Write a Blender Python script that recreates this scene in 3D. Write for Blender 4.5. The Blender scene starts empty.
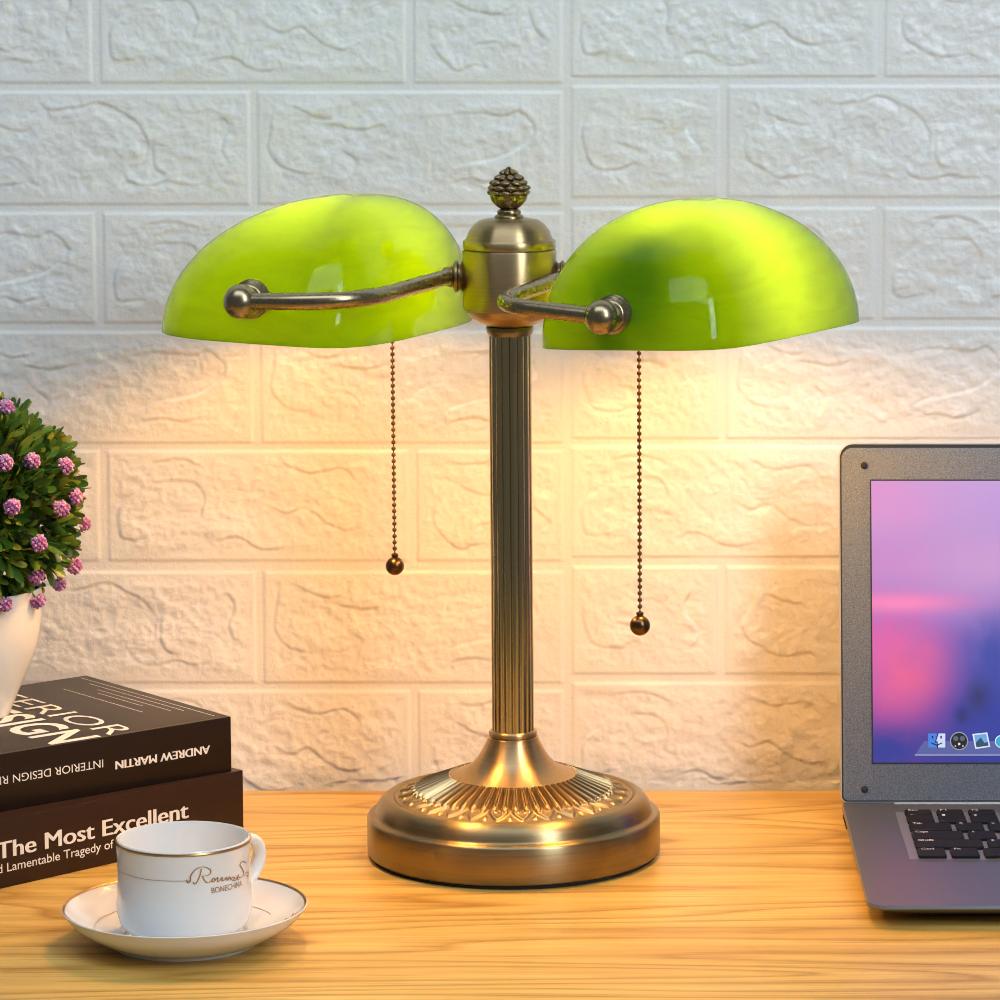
import bpy, bmesh, math, random
import numpy as np
from mathutils import Vector, Matrix
random.seed(7); rng = np.random.default_rng(7)
S = bpy.context.scene
COL = S.collection

# ------------------------------------------------------------------ camera
FPX, PPX, PPY, TILT, DIST = 3500.0, 620.0, 395.0, 0.12, 2.03
RV = np.array([1, 0, 0.0]); FV = np.array([0, math.cos(TILT), -math.sin(TILT)]); UV = np.array([0, math.sin(TILT), math.cos(TILT)])
def ray(x, y): return FV + RV*(x-PPX)/FPX - UV*(y-PPY)/FPX
CAM = -DIST*ray(514, 853)                      # the lamp axis stands at the origin of the table top
def onz(x, y, z): d = ray(x, y); return CAM + d*((z-CAM[2])/d[2])
def ony(x, y, Y): d = ray(x, y); return CAM + d*((Y-CAM[1])/d[1])
def onplane(x, y, p, n): d = ray(x, y); n = np.array(n); return CAM + d*(((np.array(p)-CAM)@n)/(d@n))
cd = bpy.data.cameras.new('camera'); cam = bpy.data.objects.new('camera', cd); COL.objects.link(cam)
cd.sensor_width = 36; cd.lens = 36*FPX/1000; cd.shift_x = (500-PPX)/1000; cd.shift_y = (PPY-500)/1000
cd.clip_start = 0.05; cd.clip_end = 50
cam.location = CAM; cam.rotation_euler = (math.pi/2 - TILT, 0, 0)
S.camera = cam
S.cycles.filter_width = 1.0

# ------------------------------------------------------------------ world, lights, exposure
w = bpy.data.worlds.new('world'); S.world = w; w.use_nodes = True
wn = w.node_tree.nodes; bg = wn['Background']
bg.inputs[0].default_value = (0.78, 0.89, 1.0, 1); bg.inputs[1].default_value = 0.13
def area(name, loc, target, sx, sy, power, color):
    l = bpy.data.lights.new(name, 'AREA'); l.shape = 'RECTANGLE'; l.size = sx; l.size_y = sy; l.energy = power; l.color = color
    o = bpy.data.objects.new(name, l); COL.objects.link(o); o.location = loc
    o.rotation_euler = (Vector(target)-Vector(loc)).to_track_quat('-Z', 'Y').to_euler(); return o
area('softbox_right', (1.10, -1.65, 1.40), (0, 0.1, 0.30), 0.50, 1.6, 29, (0.85, 0.94, 1.0))
area('overhead_softbox', (-0.25, -0.75, 1.65), (-0.05, 0.15, 0.45), 1.5, 0.7, 10.5, (0.80, 0.91, 1.0))
S.view_settings.view_transform = 'Standard'; S.view_settings.look = 'None'
S.view_settings.exposure = 0.0; S.view_settings.gamma = 1.0; S.view_settings.use_curve_mapping = False
BULB = 128.0; BULB_COLOR = (1.0, 0.47, 0.115)

# ------------------------------------------------------------------ materials
def mat(name, color=(0.8, 0.8, 0.8), rough=0.5, metal=0.0, spec=0.5, coat=0.0, emit=None, estr=0.0):
    m = bpy.data.materials.new(name); m.use_nodes = True; p = m.node_tree.nodes['Principled BSDF']
    p.inputs['Base Color'].default_value = (*color, 1); p.inputs['Roughness'].default_value = rough
    p.inputs['Metallic'].default_value = metal; p.inputs['Specular IOR Level'].default_value = spec
    p.inputs['Coat Weight'].default_value = coat; p.inputs['Coat Roughness'].default_value = 0.05
    if emit: p.inputs['Emission Color'].default_value = (*emit, 1); p.inputs['Emission Strength'].default_value = estr
    return m
class NT:
    def __init__(s, m): s.m = m; s.t = m.node_tree; s.n = s.t.nodes; s.p = s.n.get('Principled BSDF')
    def new(s, kind, **kw):
        o = s.n.new(kind)
        for k, v in kw.items():
            if k.startswith('i_'):
                key = k[2:]; key = int(key) if key.isdigit() else key.replace('_', ' ')
                o.inputs[key].default_value = v
            else: setattr(o, k, v)
        return o
    def link(s, a, b): s.t.links.new(a, b)
    def coords(s, scale=(1, 1, 1), rot=(0, 0, 0), out='Object'):
        c = s.new('ShaderNodeTexCoord'); mp = s.new('ShaderNodeMapping'); mp.inputs['Scale'].default_value = scale
        mp.inputs['Rotation'].default_value = rot; s.link(c.outputs[out], mp.inputs[0]); return mp.outputs[0]
    def noise(s, vec, scale, detail=3, rough=0.5, dist=0.0):
        n = s.new('ShaderNodeTexNoise'); n.inputs['Scale'].default_value = scale; n.inputs['Detail'].default_value = detail
        n.inputs['Roughness'].default_value = rough; n.inputs['Distortion'].default_value = dist; s.link(vec, n.inputs['Vector']); return n.outputs['Fac']
    def ramp(s, fac, stops, interp='LINEAR'):
        r = s.new('ShaderNodeValToRGB'); e = r.color_ramp.elements; r.color_ramp.interpolation = interp
        while len(e) < len(stops): e.new(0.5)
        for k, (pos, c) in enumerate(stops): e[k].position = pos; e[k].color = (*c, 1)
        s.link(fac, r.inputs[0]); return r.outputs[0]
    def bump(s, h, strength, dist, to=None):
        b = s.new('ShaderNodeBump'); b.inputs['Strength'].default_value = strength; b.inputs['Distance'].default_value = dist
        s.link(h, b.inputs['Height']); s.link(b.outputs[0], (to or s.p).inputs['Normal']); return b
    def mix(s, fac, a, b, blend='MIX'):
        o = s.new('ShaderNodeMix', data_type='RGBA', blend_type=blend)
        for sock, v in ((o.inputs[0], fac), (o.inputs[6], a), (o.inputs[7], b)):
            if hasattr(v, 'is_linked'): s.link(v, sock)
            elif isinstance(v, (int, float)): sock.default_value = v
            else: sock.default_value = (*v, 1)
        return o.outputs[2]

M = {}
# wall foam panel: white paint with a slight sheen
M['wall'] = mat('white_panel', (0.79, 0.805, 0.815), 0.33, spec=0.5); t = NT(M['wall'])
t.bump(t.noise(t.coords(), 320, 4, 0.6), 0.6, 0.0008)
M['floor'] = mat('floor_boards', (0.35, 0.24, 0.15), 0.5)
# wood with grain running along x
M['wood'] = mat('oak', (0.7, 0.45, 0.2), 0.38, spec=0.45); t = NT(M['wood'])
v = t.coords((1.3, 22, 22)); n1 = t.noise(v, 3.2, 6, 0.62, 0.9)
n2 = t.noise(t.coords((3.0, 170, 170)), 4.0, 5, 0.65, 0.3)
# growth rings cut along the board: contour lines of a stretched noise field
n3 = t.noise(t.coords((1.25, 7.5, 7.5)), 1.0, 2, 0.45, 0.35)
sx = t.new('ShaderNodeSeparateXYZ'); t.link(t.coords(), sx.inputs[0])
def mathn(op, a, b):
    o = t.new('ShaderNodeMath', operation=op)
    for k, q_ in enumerate((a, b)):
        if hasattr(q_, 'is_linked'): t.link(q_, o.inputs[k])
        elif q_ is not None: o.inputs[k].default_value = q_
    return o.outputs[0]
fld = mathn('ADD', mathn('MULTIPLY', n3, 19.0), mathn('MULTIPLY', sx.outputs[1], 22.0))
fr_ = mathn('FRACT', mathn('ADD', fld, mathn('MULTIPLY', n2, 0.35)), None)
base = t.ramp(n1, [(0.28, (0.58, 0.345, 0.082)), (0.5, (0.70, 0.450, 0.118)), (0.75, (0.79, 0.545, 0.165))])
ring = t.ramp(fr_, [(0.0, (0.62, 0.50, 0.36)), (0.10, (0.80, 0.72, 0.60)), (0.45, (1, 1, 1)), (0.85, (1, 1, 1)), (1.0, (0.74, 0.65, 0.52))])
streak = t.ramp(n2, [(0.33, (0.62, 0.52, 0.40)), (0.47, (1, 1, 1)), (1.0, (1.0, 1.0, 1.0))])
t.link(t.mix(0.75, t.mix(1.0, base, ring, 'MULTIPLY'), streak, 'MULTIPLY'), t.p.inputs['Base Color'])
t.bump(n2, 0.10, 0.0005)

def brass(name, color, rough, direction=None, amt=0.25):
    m = mat(name, color, rough, 1.0); t = NT(m)
    if direction == 'ring':
        t.p.inputs['Anisotropic'].default_value = 0.85; tg = t.new('ShaderNodeTangent', direction_type='RADIAL', axis='Z'); t.link(tg.outputs[0], t.p.inputs['Tangent']); t.p.inputs['Anisotropic Rotation'].default_value = 0.25
    sc = {'ring': (3, 3, 900), 'fine': (60, 60, 60), 'up': (700, 700, 3)}[direction or 'fine']
    n = t.noise(t.coords(sc), 1.0 if direction != None else 8.0, 3, 0.6)
    c1 = tuple(k*(1-amt) for k in color); c2 = tuple(min(1, k*(1+amt)) for k in color)
    t.link(t.ramp(n, [(0.3, c1), (0.7, c2)]), t.p.inputs['Base Color'])
    r = t.new('ShaderNodeMapRange'); r.inputs['To Min'].default_value = rough*0.75; r.inputs['To Max'].default_value = rough*1.3
    t.link(n, r.inputs['Value']); t.link(r.outputs[0], t.p.inputs['Roughness'])
    return m
M['brass'] = brass('antique_brass', (0.42, 0.305, 0.165), 0.34, 'ring', 0.10)
M['brass_base'] = brass('foot_brass', (0.30, 0.235, 0.13), 0.33, 'ring', 0.10)
M['brass_dark'] = brass('dark_brass', (0.27, 0.20, 0.11), 0.30)
M['brass_arm'] = brass('satin_brass', (0.36, 0.285, 0.175), 0.28, None, 0.06)
M['bronze'] = mat('bronze_chain', (0.15, 0.08, 0.035), 0.28, 1.0)
M['ornament'] = mat('relief_brass', (0.35, 0.265, 0.145), 0.34, 1.0)
M['felt'] = mat('black_felt', (0.012, 0.011, 0.01), 0.9)

# cased glass: green skin outside, white skin inside
def glass(name, dif, tra, fac, gloss, swirl=False):
    m = bpy.data.materials.new(name); m.use_nodes = True; t = NT(m); t.n.remove(t.p)
    out = t.n['Material Output']
    d = t.new('ShaderNodeBsdfDiffuse'); tr = t.new('ShaderNodeBsdfTranslucent'); mx = t.new('ShaderNodeMixShader')
    d.inputs[0].default_value = (*dif, 1); tr.inputs[0].default_value = (*tra, 1); mx.inputs[0].default_value = fac
    if swirl:
        n = t.noise(t.coords((10, 3.5, 26), (0.2, 0.3, 0.1)), 3.0, 5, 0.55, 1.6)
        t.link(t.ramp(n, [(0.35, tuple(k*0.90 for k in tra)), (0.62, tra)]), tr.inputs[0])
        t.link(t.ramp(n, [(0.35, tuple(k*0.9 for k in dif)), (0.62, dif)]), d.inputs[0])
    t.link(d.outputs[0], mx.inputs[1]); t.link(tr.outputs[0], mx.inputs[2])
    gl = t.new('ShaderNodeBsdfGlossy'); gl.inputs['Roughness'].default_value = gloss
    fr = t.new('ShaderNodeFresnel'); fr.inputs[0].default_value = 1.33
    m2 = t.new('ShaderNodeMixShader'); t.link(fr.outputs[0], m2.inputs[0]); t.link(mx.outputs[0], m2.inputs[1]); t.link(gl.outputs[0], m2.inputs[2])
    t.link(m2.outputs[0], out.inputs[0]); return m
M['green'] = glass('green_glass', (0.055, 0.22, 0.0005), (0.255, 0.62, 0.0005), 0.47, 0.03, True)
M['milk'] = glass('milk_glass', (0.34, 0.36, 0.28), (0.9, 0.9, 0.84), 0.66, 0.1)
M['bulb'] = mat('lit_bulb', (1, 0.9, 0.7), 0.4, emit=BULB_COLOR, estr=BULB)
M['socket'] = mat('black_bakelite', (0.02, 0.018, 0.016), 0.35)

M['porcelain'] = mat('porcelain', (0.79, 0.805, 0.815), 0.09, spec=0.55)
M['gold'] = mat('gilt', (0.42, 0.27, 0.12), 0.3, 0.85)
M['cover'] = mat('brown_black_cover', (0.014, 0.008, 0.006), 0.36, spec=0.28)
M['cover2'] = mat('dark_brown_cover', (0.028, 0.013, 0.009), 0.4, spec=0.25)
M['pages'] = mat('paper_block', (0.62, 0.56, 0.46), 0.8)
M['white_ink'] = mat('white_ink', (0.82, 0.80, 0.76), 0.5)
M['pot'] = mat('white_ceramic', (0.82, 0.82, 0.80), 0.22, spec=0.5)
M['leaf'] = mat('leaf', (0.1, 0.2, 0.03), 0.36, spec=0.5); t = NT(M['leaf'])
g = t.new('ShaderNodeNewGeometry')
t.link(t.ramp(g.outputs['Random Per Island'], [(0.0, (0.030, 0.085, 0.016)), (0.45, (0.075, 0.175, 0.020)), (0.8, (0.17, 0.24, 0.020)), (1.0, (0.27, 0.27, 0.03))]), t.p.inputs['Base Color'])
t.p.inputs['Subsurface Weight'].default_value = 0.0
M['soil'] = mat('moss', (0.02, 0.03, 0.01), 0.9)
M['petal'] = mat('purple_petal', (0.42, 0.13, 0.36), 0.55); t = NT(M['petal'])
g = t.new('ShaderNodeNewGeometry')
t.link(t.ramp(g.outputs['Random Per Island'], [(0.0, (0.30, 0.07, 0.26)), (0.5, (0.52, 0.19, 0.44)), (1.0, (0.72, 0.42, 0.62))]), t.p.inputs['Base Color'])
M['alu'] = mat('grey_aluminium', (0.20, 0.205, 0.225), 0.36, 0.75)
M['bezel'] = mat('speckled_bezel', (0.19, 0.21, 0.24), 0.6, 0.0); t = NT(M['bezel'])
n = t.noise(t.coords(), 1500, 2, 0.6)
t.link(t.ramp(n, [(0.3, (0.060, 0.083, 0.125)), (0.7, (0.185, 0.230, 0.310))]), t.p.inputs['Base Color'])
M['edge'] = mat('polished_edge', (0.62, 0.63, 0.65), 0.42, 0.7)
M['gasket'] = mat('black_gasket', (0.008, 0.008, 0.009), 0.5)
M['key'] = mat('key_plastic', (0.008, 0.009, 0.013), 0.6, spec=0.18)
M['well'] = mat('key_well', (0.27, 0.29, 0.33), 0.4, 0.6)
M['rubber'] = mat('rubber', (0.006, 0.006, 0.006), 0.6)
M['legend'] = mat('key_legend', (0.7, 0.72, 0.75), 0.5)
def glow(name, c, s=1.0): return mat(name, tuple(k*0.1 for k in c), 0.3, emit=c, estr=s)

# ------------------------------------------------------------------ object helpers
def link(o, parent=None, label=None, cat=None, group=None, kind=None):
    COL.objects.link(o)
    if parent: o.parent = parent
    if label: o['label'] = label
    if cat: o['category'] = cat
    if group: o['group'] = group
    if kind: o['kind'] = kind
    return o
def empty(name, loc, label, cat, rz=0.0):
    o = bpy.data.objects.new(name, None); o.empty_display_size = 0.02; o.location = loc; o.rotation_euler = (0, 0, rz)
    return link(o, None, label, cat)
def mesh(name, vf, m, parent=None, smooth=True, off=None, **kw):
    v, f = vf; v = np.array(v, float)
    if off is not None: v = v - np.array(off)
    me = bpy.data.meshes.new(name); me.from_pydata(v.tolist(), [], [list(map(int, q)) for q in f]); me.materials.append(m)
    if smooth:
        me.polygons.foreach_set('use_smooth', [True]*len(me.polygons))
        me.set_sharp_from_angle(angle=math.radians(38 if smooth is True else smooth))
    me.update()
    return link(bpy.data.objects.new(name, me), parent, **kw)
def join(*parts):
    V = []; Fc = []; n = 0
    for v, f in parts:
        V.extend(list(map(tuple, v))); Fc.extend([[i+n for i in q] for q in f]); n += len(v)
    return V, Fc
def lathe(prof, n=64, axis=None, org=(0, 0, 0), cap=True):
    V = []; Fc = []
    for r, z in prof:
        for k in range(n):
            a = 2*math.pi*k/n; V.append((r*math.cos(a), r*math.sin(a), z))
    m = len(prof)
    for i in range(m-1):
        for k in range(n):
            k2 = (k+1) % n; Fc.append((i*n+k, i*n+k2, (i+1)*n+k2, (i+1)*n+k))
    if cap:
        Fc.append(tuple(range(n-1, -1, -1))); Fc.append(tuple((m-1)*n+k for k in range(n)))
    if axis is not None:
        R = Vector((0, 0, 1)).rotation_difference(Vector(axis)).to_matrix(); V = [tuple(R @ Vector(p)) for p in V]
    return [(p[0]+org[0], p[1]+org[1], p[2]+org[2]) for p in V], Fc
def spline(P, n=10):
    P = [np.array(p, float) for p in P]; Q = [2*P[0]-P[1]]+P+[2*P[-1]-P[-2]]; out = []
    for i in range(1, len(Q)-2):
        for k in range(n):
            t = k/n; a, b, c, d = Q[i-1], Q[i], Q[i+1], Q[i+2]
            out.append(0.5*((2*b)+(-a+c)*t+(2*a-5*b+4*c-d)*t*t+(-a+3*b-3*c+d)*t**3))
    out.append(P[-1]); return out
def tube(P, r, n=14, cap=True):
    P = [np.array(p, float) for p in P]; V = []; Fc = []; up = None
    for i, p in enumerate(P):
        t = P[min(i+1, len(P)-1)]-P[max(i-1, 0)]; t = t/np.linalg.norm(t)
        if up is None: up = np.array([0, 0, 1.0]) if abs(t[2]) < 0.9 else np.array([1.0, 0, 0])
        s = np.cross(t, up); s /= np.linalg.norm(s); up = np.cross(s, t)
        rr = r[i] if hasattr(r, '__len__') else r
        for k in range(n):
            a = 2*math.pi*k/n; V.append(tuple(p+rr*(math.cos(a)*s+math.sin(a)*up)))
    for i in range(len(P)-1):
        for k in range(n):
            k2 = (k+1) % n; Fc.append((i*n+k, i*n+k2, (i+1)*n+k2, (i+1)*n+k))
    if cap: Fc.append(tuple(range(n-1, -1, -1))); Fc.append(tuple((len(P)-1)*n+k for k in range(n)))
    return V, Fc
def sphere(c, r, nu=20, nv=12):
    prof = [(r*math.sin(math.pi*i/nv), -r*math.cos(math.pi*i/nv)) for i in range(nv+1)]
    prof[0] = (1e-5, -r); prof[-1] = (1e-5, r)
    return lathe(prof, nu, org=c)
def box(x0, x1, y0, y1, z0, z1, bev=0.0, seg=2):
    bm = bmesh.new(); bmesh.ops.create_cube(bm, size=1)
    for v in bm.verts: v.co = Vector(((x0+x1)/2+v.co.x*(x1-x0), (y0+y1)/2+v.co.y*(y1-y0), (z0+z1)/2+v.co.z*(z1-z0)))
    if bev: bmesh.ops.bevel(bm, geom=bm.edges[:], offset=bev, segments=seg, profile=0.6, affect='EDGES')
    bm.verts.index_update(); r = [tuple(v.co) for v in bm.verts], [[v.index for v in f.verts] for f in bm.faces]; bm.free(); return r
def rrect(x0, x1, y0, y1, rad, n=8):
    rs = rad if hasattr(rad, '__len__') else [rad]*4; P = []
    for (cx, cy, a0), r in zip(((x1, y1, 0), (x0, y1, 90), (x0, y0, 180), (x1, y0, 270)), rs):
        sx = -1 if cx == x1 else 1; sy = -1 if cy == y1 else 1
        for k in range(n+1):
            a = math.radians(a0+90*k/n); P.append((cx+sx*r+r*math.cos(a), cy+sy*r+r*math.sin(a)))
    return P
def slab(P, levels):
    """stack of outlines: levels = [(inset, z)...], outline P shrunk by inset towards its centre"""
    P = np.array(P); c = (P.max(0)+P.min(0))/2; h = (P.max(0)-P.min(0))/2; V = []; n = len(P); Fc = []
    for ins, z in levels:
        Q = c+(P-c)*((h-ins)/h); zz = z if hasattr(z, '__len__') else [z]*n
        V += [(q[0], q[1], zz[i]) for i, q in enumerate(Q)]
    for i in range(len(levels)-1):
        for k in range(n): k2 = (k+1) % n; Fc.append((i*n+k, i*n+k2, (i+1)*n+k2, (i+1)*n+k))
    Fc.append(tuple(range(n-1, -1, -1))); Fc.append(tuple((len(levels)-1)*n+k for k in range(n))); return V, Fc
def xf(vf, Mx): return [tuple(Mx @ Vector(p)) for p in vf[0]], vf[1]
def text_vf(body, bold=0.0, extr=0.0):
    """outline text as a mesh, normalised so x runs 0..1 over its length and y 0..1 over its height"""
    cu = bpy.data.curves.new('lettering', 'FONT'); cu.body = body; cu.size = 1; cu.offset = bold; cu.resolution_u = 4
    o = bpy.data.objects.new('lettering', cu); COL.objects.link(o); dg = bpy.context.evaluated_depsgraph_get()
    me = bpy.data.meshes.new_from_object(o.evaluated_get(dg)); v = np.array([tuple(p.co) for p in me.vertices]); f = [list(p.vertices) for p in me.polygons]
    bpy.data.objects.remove(o); bpy.data.curves.remove(cu); bpy.data.meshes.remove(me)
    v[:, 0] -= v[:, 0].min(); v[:, 0] /= v[:, 0].max()
    return v, f
def lay_text(name, body, org, xd, yd, height, m, parent, bold=0.0, thick=0.00012, cap=0.72, heavy=0.0, **kw):
    """text from origin with full-length vector xd and letter-up unit vector yd; height = capital height"""
    v, f = text_vf(body, bold); org = np.array(org, float); xd = np.array(xd, float); yd = np.array(yd, float)
    nrm = np.cross(xd/np.linalg.norm(xd), yd)
    P = org+v[:, :1]*xd+(v[:, 1:2]/cap*height)*yd+nrm*thick
    if heavy:
        xu = xd/np.linalg.norm(xd); return mesh(name, join(*[(P+xu*heavy*k+nrm*0.00004*k, f) for k in (-1, 0, 1)]), m, parent, smooth=False, **kw)
    return mesh(name, (P, f), m, parent, smooth=False, **kw)

# ------------------------------------------------------------------ wall of embossed foam bricks
WY = 0.183; GX0, GX1, GZ0, GZ1, GS = -0.70, 0.70, -0.05, 0.70, 0.001
nx = int((GX1-GX0)/GS)+1; nz = int((GZ1-GZ0)/GS)+1
gx = np.linspace(GX0, GX1, nx); gz = np.linspace(GZ0, GZ1, nz)
def vnoise(x, z, cell, seed):
    r = np.random.default_rng(seed).random((256, 256)); u = x/cell; v = z/cell
    iu = np.floor(u).astype(int); iv = np.floor(v).astype(int); fu = u-iu; fv = v-iv
    fu = fu*fu*(3-2*fu); fv = fv*fv*(3-2*fv); iu %= 255; iv %= 255
    return (r[iu, iv]*(1-fu)+r[iu+1, iv]*fu)*(1-fv)+(r[iu, iv+1]*(1-fu)+r[iu+1, iv+1]*fu)*fv
def fb(x, z, cell, seed, oct=3):
    s = 0; a = 1; tot = 0
    for k in range(oct): s = s+a*vnoise(x, z, cell/2**k, seed+k); tot += a; a *= 0.5
    return s/tot-0.5
X, Z = np.meshgrid(gx, gz)
Hh = np.zeros_like(X)
def conv(pts, ox, oy, w, h): return [((x-ox)/w, (y-oy)/h) for x, y in pts]
A = [[(.06,.12),(.096,.21),(.084,.36),(.056,.51),(.068,.66),(.118,.75),(.18,.83),(.28,.81),(.35,.93)],
     [(.30,.06),(.34,.165),(.43,.15),(.50,.105),(.57,.18),(.625,.27),(.66,.42),(.66,.57),(.635,.72)],
     [(.69,.36),(.68,.51),(.69,.69),(.74,.75)], [(.57,.68),(.6,.8),(.66,.84),(.73,.8),(.79,.83),(.87,.81)],
     [(.12,.24),(.2,.33),(.27,.36)], [(.88,.15),(.93,.3),(.91,.5),(.94,.7)]]
B = [conv(p, 305, -89, 888, 332) for p in ([(430,10),(500,5),(560,10),(590,60),(580,110),(630,125)], [(400,30),(340,80),(335,150),(360,180),(470,160)],
     [(770,70),(830,100),(890,85),(950,130),(1010,150),(1060,140)], [(600,190),(680,170),(760,210),(850,200)], [(420,-50),(520,-60),(600,-30)], [(800,-60),(900,-20),(1000,-30),(1050,20)])]
E_ = [conv(p, -197, 272, 888, 332) for p in ([(0,370),(100,385),(180,370)], [(260,360),(400,335),(520,345),(560,330),(605,370),(600,410),(520,460),(370,495),(330,540)],
     [(-150,300),(-160,380),(-165,450),(-120,500),(-20,520)], [(-110,310),(-20,350),(40,345)], [(340,545),(420,530),(480,540),(560,520)], [(40,440),(90,480),(70,530)])]
C_ = [conv(p, 247, -85, 435, 332) for p in ([(295,60),(295,130),(330,180),(375,212),(420,195),(480,205)], [(350,5),(430,45),(520,50)], [(580,20),(600,90),(640,130),(610,160)], [(420,140),(500,125)], [(320,-50),(420,-40),(500,-60),(600,-40)])]
D_ = [conv(p, 718, 250, 440, 332) for p in ([(800,290),(755,360),(755,430),(785,490),(860,500),(900,485),(1000,500)], [(900,360),(950,350),(1000,370)], [(1090,300),(1060,380),(1100,450),(1080,520)], [(840,420),(930,440)])]
def brick(x0, x1, z0, z1, motif, seed, flip=False):
    i0, i1 = np.searchsorted(gx, [x0-0.001, x1+0.001]); j0, j1 = np.searchsorted(gz, [z0-0.001, z1+0.001])
    if i1-i0 < 3 or j1-j0 < 3: return
    x = X[j0:j1, i0:i1]; z = Z[j0:j1, i0:i1]
    e = np.minimum(np.minimum(x-x0, x1-x), np.minimum(z-z0, z1-z)); m = np.minimum(np.minimum(np.clip((x-x0)/0.0008, 0, 1), np.clip((z-z0)/0.0008, 0, 1)), np.minimum(np.clip((x1-x)/0.0014, 0, 1), np.clip((z1-z)/0.0014, 0, 1)))
    inner = np.clip((e-0.002)/0.008, 0, 1)
    wx = x+0.010*fb(x, z, 0.03, seed); wz = z+0.010*fb(x, z, 0.03, seed+9)
    f1 = fb(wx, wz*1.7, 0.03, seed+20, 3)*7; ter = np.floor(f1)+np.clip((f1-np.floor(f1))*3.2, 0, 1)
    h = 0.0009+0.00034*ter*inner+inner*(0.0011*fb(wx, wz, 0.011, seed+40, 3)+0.0014*fb(x, z, 0.0050, seed+60, 3))
    W = x1-x0; Hb = z1-z0
    for li, line in enumerate(motif):
        P = np.array([p[:2] for p in spline([(p[0], p[1]) for p in line], 5)])
        if flip: P[:, 0] = 1-P[:, 0]
        px = x0+P[:, 0]*W; pz = z1-P[:, 1]*Hb
        best = np.full(x.shape, 1e9); sg = np.ones(x.shape); tt = np.zeros(x.shape)
        xw = x+0.0016*fb(x, z, 0.008, seed+70+li); zw = z+0.0016*fb(x, z, 0.008, seed+80+li)
        ns = len(px)-1
        for k in range(ns):
            ax, az, bx, bz = px[k], pz[k], px[k+1], pz[k+1]; dx, dz = bx-ax, bz-az
            t = np.clip(((xw-ax)*dx+(zw-az)*dz)/(dx*dx+dz*dz+1e-12), 0, 1)
            d = np.hypot(xw-ax-t*dx, zw-az-t*dz); c = dx*(zw-az)-dz*(xw-ax)
            u = d < best; best = np.where(u, d, best); sg = np.where(u, np.sign(c), sg); tt = np.where(u, (k+t)/ns, tt)
        if px[-1] < px[0]: sg = -sg
        amp = np.clip(np.sin(np.clip(tt, 0, 1)*math.pi)*1.6, 0, 1)
        h = h+amp*(0.00055*np.tanh(sg*best/0.0007)*np.exp(-best/0.006)-0.0004*np.exp(-(best/0.0010)**2))
    Hh[j0:j1, i0:i1] = np.maximum(Hh[j0:j1, i0:i1], m*h)
def wz_(y): return ony(567, y, WY)[2]
def wx_(x): return ony(x, 300, WY)[0]
MX = wx_(567); FULL = wx_(878)-MX; HALF = FULL/2; G = wx_(304)-wx_(296)
rowsL = [(-33, 83), (91, 204.5), (212, 323), (331, 443), (450, 561), (571, 683), (690, 802), (810, 920)]
rowsR = [(-38, 77), (85, 197.5), (207, 319), (327, 438.5), (446, 557), (566, 674), (682, 795), (803, 913)]
rowsL = [(-153, -41)]+rowsL; rowsR = [(-158, -46)]+rowsR; rowsL = [(-272, -161)]+rowsL; rowsR = [(-278, -166)]+rowsR
sd = 100; motF = [A, B, E_]; motH = [C_, D_]
for ri in range(len(rowsL)):
    odd = ri % 2 == 0                                   # rows whose brick beside the panel seam is a half on the left
    for side in (-1, 1):
        y0, y1 = (rowsL if side < 0 else rowsR)[ri]; zt, zb = wz_(y0), wz_(y1)
        x = 0.0; k = 0; seam = wx_(571.5 if side > 0 else 563.0)
        while abs(x) < 0.8:
            half = (k % 3 == 0) == (odd if side < 0 else not odd) if k < 2 else False
            if k == 0: L = HALF if ((side < 0) == odd) else FULL
            else: L = FULL
            if side < 0: a, b = seam-x-L+G, seam-x
            else: a, b = seam+x, seam+x+L-G
            isfull = L > HALF*1.5; sd += 101
            if isfull and k == 1 and side < 0 and odd: mo = B
            elif isfull and k == 0: mo = E_ if side < 0 else B
            elif isfull: mo = [A, B, E_, A][(ri+k) % 4]
            else: mo = C_ if side < 0 else D_
            brick(a, b, zb, zt, mo, sd % 9973, False)
            x += L; k += 1
Hh += 0.00016*fb(X, Z, 0.01, 5, 2)
V = np.stack([X, WY-Hh, Z], -1).reshape(-1, 3)
idx = np.arange(nx*nz).reshape(nz, nx); q = np.stack([idx[:-1, :-1], idx[:-1, 1:], idx[1:, 1:], idx[1:, :-1]], -1).reshape(-1, 4)
def fast_mesh(name, V, q, m):
    me = bpy.data.meshes.new(name); me.vertices.add(len(V)); me.vertices.foreach_set('co', V.astype('f').ravel())
    me.loops.add(q.size); me.loops.foreach_set('vertex_index', q.astype('i').ravel())
    me.polygons.add(len(q)); me.polygons.foreach_set('loop_start', np.arange(0, q.size, 4, dtype='i')); me.polygons.foreach_set('loop_total', np.full(len(q), 4, 'i'))
    me.polygons.foreach_set('use_smooth', np.ones(len(q), bool)); me.materials.append(m); me.update(calc_edges=True); me.validate(); return me
FLOOR = -0.74
# plain panels round the embossed area, down to the floor and up to the ceiling
extra = [(-1.6, GX0, FLOOR, 1.7), (GX1, 1.6, FLOOR, 1.7), (GX0, GX1, FLOOR, GZ0), (GX0, GX1, GZ1, 1.7)]
n0 = len(V); ev = []; eq = []
for a, b, c, d in extra:
    eq.append([n0+len(ev)+k for k in range(4)]); ev += [(a, WY-0.002, c), (b, WY-0.002, c), (b, WY-0.002, d), (a, WY-0.002, d)]
wall = bpy.data.objects.new('wall_back', fast_mesh('wall_back', np.vstack([V, np.array(ev)]), np.vstack([q, np.array(eq)]), M['wall']))
link(wall, kind='structure')
fl = mesh('floor', box(-1.6, 1.6, -3.0, WY, FLOOR-0.03, FLOOR), M['floor'], smooth=False, kind='structure')

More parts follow.
